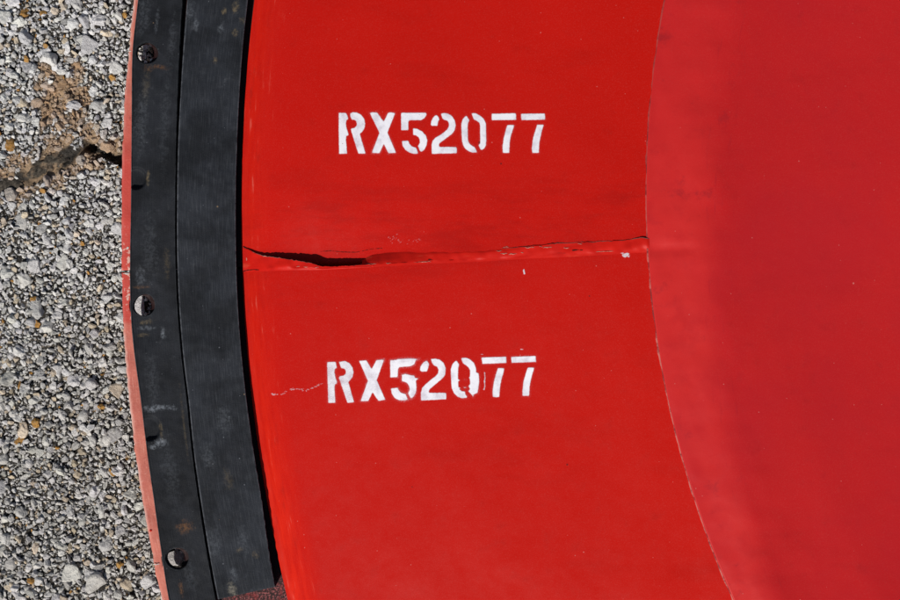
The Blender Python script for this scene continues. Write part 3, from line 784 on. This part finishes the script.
def cut_holes(o, holes, ztop, zlo, flare):
    for (px, py, r) in holes:
        dz = float(lift(px, py)); n_ = 40; a_ = np.linspace(0, 2*np.pi, n_, endpoint=False); V_ = []
        wob = 1 + .03*np.sin(2*a_+px) + .02*np.sin(3*a_+py)
        for (z_, q) in ((zlo, r), (ztop-1.6, r), (ztop-.4, r+flare*.5), (ztop+.6, r+flare), (ztop+12, r+flare)):
            p = wpos(px, py, ztop+dz)
            V_.append(np.stack([p[0]+q*wob*np.cos(a_)/1000, p[1]+q*wob*np.sin(a_)/1000, np.full(n_, (z_+dz)/1000)], -1))
        V_ = np.concatenate(V_); f = grid_faces(5, n_, True)
        me = make_mesh('cutter', V_, [f, np.arange(n_)[None, ::-1], (np.arange(n_)+4*n_)[None, :]], {'arc': ('FLOAT_VECTOR', 'POINT', np.tile([0.0, 45.0, 0.0], (5*n_, 1))), 'edge': ('FLOAT', 'POINT', np.zeros(5*n_))})
        bm = bmesh.new(); bm.from_mesh(me); bmesh.ops.recalc_face_normals(bm, faces=bm.faces[:]); bm.to_mesh(me); bm.free()
        cu = bpy.data.objects.new('cutter', me); COL.objects.link(cu)
        md = o.modifiers.new('hole', 'BOOLEAN'); md.operation = 'DIFFERENCE'; md.solver = 'EXACT'; md.object = cu
        bpy.context.view_layer.update()
        dg = bpy.context.evaluated_depsgraph_get()
        new = bpy.data.meshes.new_from_object(o.evaluated_get(dg))
        o.modifiers.clear(); o.data = new
        bpy.data.objects.remove(cu)
        co = np.empty(len(new.vertices)*3, np.float32); new.vertices.foreach_get('co', co); co = co.reshape(-1, 3)
        inh = np.hypot(co[:, 0]-p[0], co[:, 1]-p[1]) < (r+flare+.4)*1.06/1000
        av = np.empty(len(co)*3, np.float32); new.attributes['arc'].data.foreach_get('vector', av); av = av.reshape(-1, 3)
        av[inh & (av[:, 1] < 28), 1] = 28; new.attributes['arc'].data.foreach_set('vector', av.ravel())

def phs(a, b, fa, fb, step, nfar=50):
    d = np.arange(fa, fb, step)
    out = [d]
    if a < fa: out.insert(0, a + (fa-a)*(1-(1-np.linspace(0, 1, nfar, endpoint=False))**1.6))
    if b > fb: out.append(fb + (b-fb)*np.linspace(0, 1, nfar)**1.6)
    return np.concatenate(out)

# flange, one length under each panel, butting at the seam
PS = math.atan2(271.4-C0[1], C0[0]-122)
nf = WNoise(91, 30); nf2 = WNoise(92, 8)
fl_in = lambda p: np.full_like(p, R0-139.0)
def e_out_r(p): return E_OUT(p) + .22*nf(R0*p, 0*p) + .14*nf2(R0*p, 0*p)
LOW_HOLES = [(x-2.8, y+.8, r-.2) for x, y, r in HOLES]
fl_top = lambda X, Y, v: .25*nf(X, Y)*(v < .2)
f_up = ring_solid('flange', phs(-2.9, PS-.0006, -.16, PS-.0006, .0009), e_out_r, fl_in, Z_FL, Z_FL_BOT, 26, 1.2, M_FLANGE, fl_top, cover)
f_lo = ring_solid('flange', phs(PS+.0006, 2.9, PS+.0006, .25, .0009), e_out_r, fl_in, Z_FL-.8, Z_FL_BOT-.8, 26, 1.2, M_FLANGE, fl_top, cover)
cut_holes(f_up, LOW_HOLES[:1], Z_FL, 20, 0); cut_holes(f_lo, LOW_HOLES[1:], Z_FL, 20, 0)
f_up['label'] = 'upper length of flange, salmon and red at its rim'; f_lo['label'] = 'lower length of flange, faded salmon rim'

ns1 = WNoise(93, 60); ns2 = WNoise(94, 14)
def s1_top(X, Y, v):
    z = .25*ns1(X, Y) + .08*ns2(X, Y)
    for (x, y, r, d) in DIMPLES:
        q = np.hypot(X-x, Y-y); z = z - d*(1-sstep(r*.84, r*1.10, q))
    # the strip is drawn down round the bolt holes
    z = z - 2.4*np.exp(-((X-148)/17)**4 - ((Y-304)/36)**4)
    z = z - .9*np.exp(-((X-150)/15)**4 - ((Y-56)/22)**4) - .7*np.exp(-((X-181)/14)**4 - ((Y-556)/20)**4)
    return z
s1 = ring_solid('edge_strip', phs(-2.6, 2.6, -.17, .26, .00062), E_S1A, E_S1B, Z_FL+7.5, Z_FL+.3, 52, 1.3, M_STRIP1, s1_top, cover)
cut_holes(s1, HOLES, Z_FL+7.0, Z_FL-4, 1.3)
s1['label'] = 'narrow dusty black rubber strip with bolt holes along the outer rim'
S2END = .2168
def s2_top(X, Y, v): return .3*ns1(X+300, Y) + .07*ns2(X, Y+99)
def s2b_r(p): return E_S2B(p) + .25*nf2(R0*p, 5+0*p)*sstep(.10, .2, p)
s2 = ring_solid('flat_strip', phs(-1.1, S2END, -.17, S2END, .0009, 40), E_S2A, s2b_r, Z_FL+13.2, Z_FL+.3, 44, .7, M_STRIP2, s2_top, cover)
s2['label'] = 'wider streaked black rubber strip ending square at the bottom'

# ------------------------------------------------------------------ stencilled numbers
SCL = 900/110.0
def g5(pts): return np.array(pts, float)
UP = {  # traced outlines; numbers are eighth-pixels from x = 330 / 440, y = 100
 'R': (330, 100, [[(72,105),(130,105),(140,120),(150,155),(133,165),(130,195),(135,230),(150,275),(150,288),(133,292),(130,330),(140,438),(75,440),(72,300)],
      [(165,110),(185,100),(220,102),(255,120),(280,155),(288,195),(280,235),(262,260),(243,275),(290,438),(232,438),(170,240),(175,232),(200,228),(218,210),(220,190),(213,170),(195,160),(178,160),(168,135)]]),
 'X': (330, 100, [[(325,105),(345,100),(385,102),(440,178),(475,105),(495,100),(533,107),(470,265),(540,432),(478,434),(440,358),(405,434),(342,432),(405,268)]]),
 '5': (330, 100, [[(582,107),(590,104),(785,104),(790,120),(770,150),(745,164),(650,164),(640,178),(640,246),(582,246)],
      [(680,232),(710,234),(750,255),(785,290),(796,330),(790,370),(772,405),(748,424),(735,415),(720,375),(735,350),(735,325),(725,305),(705,288),(680,285)],
      [(588,335),(640,333),(650,360),(670,380),(695,388),(705,392),(722,438),(690,440),(650,430),(615,405),(595,375)]]),
 '2': (440, 100, [[(-75,200),(-72,175),(-60,150),(-42,128),(-28,122),(-12,140),(-5,160),(-15,175),(-22,210),(-70,210)],
      [(8,112),(30,106),(60,110),(95,128),(120,165),(128,205),(120,245),(100,275),(60,305),(0,350),(-8,362),(-8,378),(0,384),(130,384),(138,395),(136,435),(-68,440),(-68,360),(-60,335),(-40,310),(0,288),(40,258),(62,238),(73,210),(72,185),(60,168),(35,162),(20,150)]]),
 '0': (440, 100, [[(215,128),(225,140),(240,165),(228,190),(226,220),(228,330),(240,355),(262,375),(280,382),(302,420),(300,428),(270,430),(235,420),(205,395),(188,365),(180,330),(174,200),(185,160),(200,138)],
      [(258,108),(290,108),(325,125),(355,150),(375,190),(378,330),(375,370),(362,395),(342,408),(328,400),(316,370),(330,355),(328,210),(322,185),(300,168),(278,158),(262,120)]]),
 '7': (440, 100, [[(422,112),(620,108),(624,162),(424,164)],[(552,204),(608,204),(598,235),(580,290),(570,345),(566,432),(514,432),(512,380),(522,310),(540,240)]]),
 '7b': (440, 100, [[(662,112),(858,110),(860,160),(666,164)],[(795,202),(848,202),(838,235),(822,300),(812,350),(808,432),(755,432),(752,390),(762,310),(780,250)]]),
}
LO = {
 'R': (320, 346, [[(58,132),(128,130),(138,178),(120,190),(118,215),(125,255),(138,290),(138,308),(122,312),(118,340),(125,465),(68,466)],
      [(155,130),(205,124),(240,140),(265,175),(275,215),(265,255),(232,295),(278,460),(225,466),(155,260),(160,250),(195,242),(212,225),(212,205),(200,185),(175,182),(165,160)]]),
 'X': (320, 346, [[(320,122),(380,118),(422,190),(462,116),(524,112),(464,280),(534,440),(478,450),(430,378),(395,450),(332,452),(392,285)]]),
 '5': (320, 346, [[(574,118),(622,114),(640,108),(740,103),(812,107),(785,115),(770,150),(740,166),(650,172),(638,190),(636,254),(576,258)],
      [(670,236),(700,230),(740,240),(772,243),(776,262),(806,266),(784,284),(790,340),(785,380),(765,415),(742,430),(722,390),(735,355),(728,325),(712,302),(690,292),(670,288)],
      [(580,348),(636,342),(645,365),(665,385),(700,394),(718,438),(690,446),(650,444),(610,425),(588,390)]]),
 '2': (430, 346, [[(-82,200),(-78,170),(-55,135),(-25,118),(-8,150),(-15,180),(-25,208),(-70,210)],
      [(8,108),(40,104),(80,112),(112,140),(128,180),(124,235),(105,262),(60,300),(0,352),(-10,365),(-10,380),(0,384),(128,384),(134,400),(132,436),(-74,446),(-74,385),(-65,345),(-40,318),(0,282),(45,248),(66,225),(70,195),(60,170),(30,158),(15,135)]]),
 '0': (430, 346, [[(215,118),(238,150),(230,185),(228,272),(247,280),(229,292),(232,338),(252,344),(236,352),(262,372),(286,372),(288,395),(304,415),(300,424),(265,428),(225,415),(195,385),(178,345),(172,260),(170,190),(185,145)],
      [(255,100),(290,96),(325,108),(360,140),(375,180),(378,217),(398,225),(402,290),(395,350),(385,385),(345,402),(312,370),(330,352),(314,330),(330,312),(326,268),(317,260),(328,250),(328,200),(315,175),(295,158),(270,142)],
      [(276,336),(298,338),(290,345),(278,343)],[(344,404),(360,398),(352,418)],[(280,270),(286,270),(284,276)],[(296,276),(301,277),(299,282)],[(385,378),(392,376),(389,386)]]),
 '7': (430, 346, [[(422,95),(622,88),(626,138),(428,147)],[(556,182),(608,182),(600,220),(582,280),(572,340),(566,418),(514,418),(512,370),(522,300),(540,230)]]),
 '7b': (430, 346, [[(664,90),(864,82),(868,130),(668,138)],[(800,178),(852,176),(842,215),(824,280),(814,340),(810,408),(758,408),(756,380),(764,300),(782,230)]]),
}
def sdf_poly(X, Y, pg):
    d = np.full(X.shape, 1e9); ins = np.zeros(X.shape, bool)
    for (x1, y1), (x2, y2) in zip(pg, np.roll(pg, -1, 0)):
        ex, ey = x2-x1, y2-y1; L2 = ex*ex+ey*ey + 1e-12
        t = np.clip(((X-x1)*ex+(Y-y1)*ey)/L2, 0, 1); d = np.minimum(d, np.hypot(X-x1-t*ex, Y-y1-t*ey))
        if abs(ey) > 1e-9: ins ^= ((y1 > Y) != (y2 > Y)) & (X < ex*(Y-y1)/ey + x1)
    return np.where(ins, d, -d)
def paint(name, polys, zf, parent, margin=4.0, thin=0.0, mat=M_LETTER, step=.7, halo=.0):
    allp = np.concatenate(polys); x0, y0 = allp.min(0)-margin; x1, y1 = allp.max(0)+margin
    gx_, gy_ = np.arange(x0, x1+step, step), np.arange(y0, y1+step, step)
    X, Y = np.meshgrid(gx_, gy_, indexing='ij'); S = np.full(X.shape, -1e9)
    for p in polys: S = np.maximum(S, sdf_poly(X, Y, p))
    Sp = np.pad(S, 1, mode='edge'); S = (S*2 + Sp[:-2, 1:-1]+Sp[2:, 1:-1]+Sp[1:-1, :-2]+Sp[1:-1, 2:])/6
    f = grid_faces(*X.shape)[:, ::-1]; keep = S.ravel()[f].max(1) > -margin; f = f[keep][:, ::-1]
    used = np.unique(f); re = np.full(X.size, -1); re[used] = np.arange(len(used)); f = re[f][:, ::-1]
    x_, y_ = X.ravel()[used], Y.ravel()[used]; z_ = zf(x_, y_) + .28
    th = np.full(len(used), thin)
    me = make_mesh(name, wpos(x_, y_, z_), [f[:, ::-1]], {'sdf': ('FLOAT', 'POINT', S.ravel()[used]), 'thin': ('FLOAT', 'POINT', th), 'halo': ('FLOAT', 'POINT', th*0+halo)})
    return link(name, me, mat, parent)
for table, zf, par, thins in ((UP, z_up, panel_up, {'7b': .10, 'R': .10}), (LO, z_low, panel_lo, {'R': .30, 'X': .05})):
    for ch, (ox, oy, polys) in table.items():
        paint('letter' if ch in 'RX' else 'digit', [np.array(p, float)/SCL + (ox, oy) for p in polys], zf, par, thin=thins.get(ch, 0.0), halo=(.22 if ch == 'X' else .12) if par is panel_up else (.5 if ch in 'X5' else .2))
# stray paint marks and scuffs
def pm(pts, ox, oy): return np.array(pts, float)/SCL + (ox, oy)
marks = [pm([(443,215),(449,215),(453,262),(450,300),(452,330),(444,360),(434,358),(442,345),(446,320),(440,290),(447,262)], 430, 346),
         pm([(410,68),(425,66),(440,69),(425,72)], 430, 346), pm([(736,26),(750,23),(764,28),(748,31)], 430, 346)]
for m_ in marks: paint('paint_mark', [m_], z_low, panel_lo, 1.0, .25, step=.4)
tick = [np.array([(523,270.2),(524.1,268.8),(525.2,274),(523.8,274.3)], float)]
paint('paint_mark', tick, z_low, panel_lo, 1.0, .35, step=.4)
smear = [np.array(p, float) for p in ([(622,254.6),(627,252.6),(629.5,253.4),(628,256),(625,257.6),(622.5,256.4)],[(620.5,253.2),(624,252.4),(623,253.8)],[(627,256.5),(630,255),(629,257.4)])]
paint('paint_mark', smear, z_low, panel_lo, 1.0, .75, step=.3)
r_ = np.random.default_rng(5); sc_ = []
for i in range(60):
    u = r_.uniform(); x_ = 272 + 50*u; y_ = 394 - 8*u + r_.normal(0, .5) + 1.6*math.sin(u*11); a_, b_ = r_.uniform(.2, 1.4), r_.uniform(.12, .30)
    sc_.append(np.array([(x_-a_, y_), (x_, y_-b_), (x_+a_, y_-.3), (x_, y_+b_)]))
paint('paint_mark', sc_, z_low, panel_lo, .8, .75, step=.3)
sc_ = []
for i in range(26):
    x_ = r_.uniform(388, 420); y_ = 240 + r_.normal(0, 2.2) - .12*(x_-400)*0; a_, b_ = r_.uniform(.2, .8), r_.uniform(.15, .3)
    sc_.append(np.array([(x_-a_, y_+.3), (x_, y_-b_), (x_+a_, y_-.5), (x_, y_+b_)]))
paint('paint_mark', sc_, z_up, panel_up, .6, 1.05, step=.4)

# hairline cracks beside the seam
def mat_crack():
    k = NT('open_hairline_crack'); P = k.obj(); n = k.noise(P, 260, 4, .7)
    f = k.ramp(k.math('ADD', k.attr('sdf', 'Fac'), k.math('MULTIPLY', k.math('SUBTRACT', n, .5), 1.6)), -.25, .35)
    d = k.bsdf((.07, .008, .006), .7, None, .1); tr = k.n('ShaderNodeBsdfTransparent').outputs[0]
    mx = k.n('ShaderNodeMixShader'); k.set(mx.inputs[0], f); k.set(mx.inputs[1], tr); k.set(mx.inputs[2], d)
    return k.done(mx.outputs[0])
M_HAIR = mat_crack()
def hair(pts, w, zf, parent):
    p = np.array(pts, float); q = np.concatenate([p + (0, -w), (p + (0, w))[::-1]])
    return paint('hairline_crack', [q], zf, parent, 1.0, mat=M_HAIR, step=.35)
hair([(320,251.6),(330,250.8),(342,252),(355,252.4),(362,251.2),(371,249.2),(382,248.2)], .28, z_up, panel_up)
hair([(243,245.8),(247,248.6),(253,251.6)], .35, z_up, panel_up)
hair([(243.5,271.4),(248,270.2),(254,269.6),(259,270)], .45, lambda a, b: z_low(a, b)+.5, panel_lo)
hair([(572,250.5),(578,250),(583,250.4)], .5, bead_top, bead)
hair([(428,259.6),(433,260.2)], .4, bead_top, bead)

# grit and glass strands caught on the flange rim
M_STRAND = mat_plain('frayed_glass_strand', (.66, .62, .57), .7, 600, .4)
rim_z = lambda a, b: Z_FL + .2 + lift(a, b)
for i, (px, py, lx, ly, par) in enumerate([(129.6,51.2,2.6,.6,f_up),(156.5,564.6,3.6,.7,f_lo),(126.5,273.6,3.2,1.0,f_lo),(127.6,248,1.2,2.0,f_up),(150.6,530.5,1.3,1.6,f_lo)]):
    q = chip(px, py, lx, ly, 130+i, par, rim_z, M_STRAND if i != 4 else M_PANEL); q.name = 'strand'
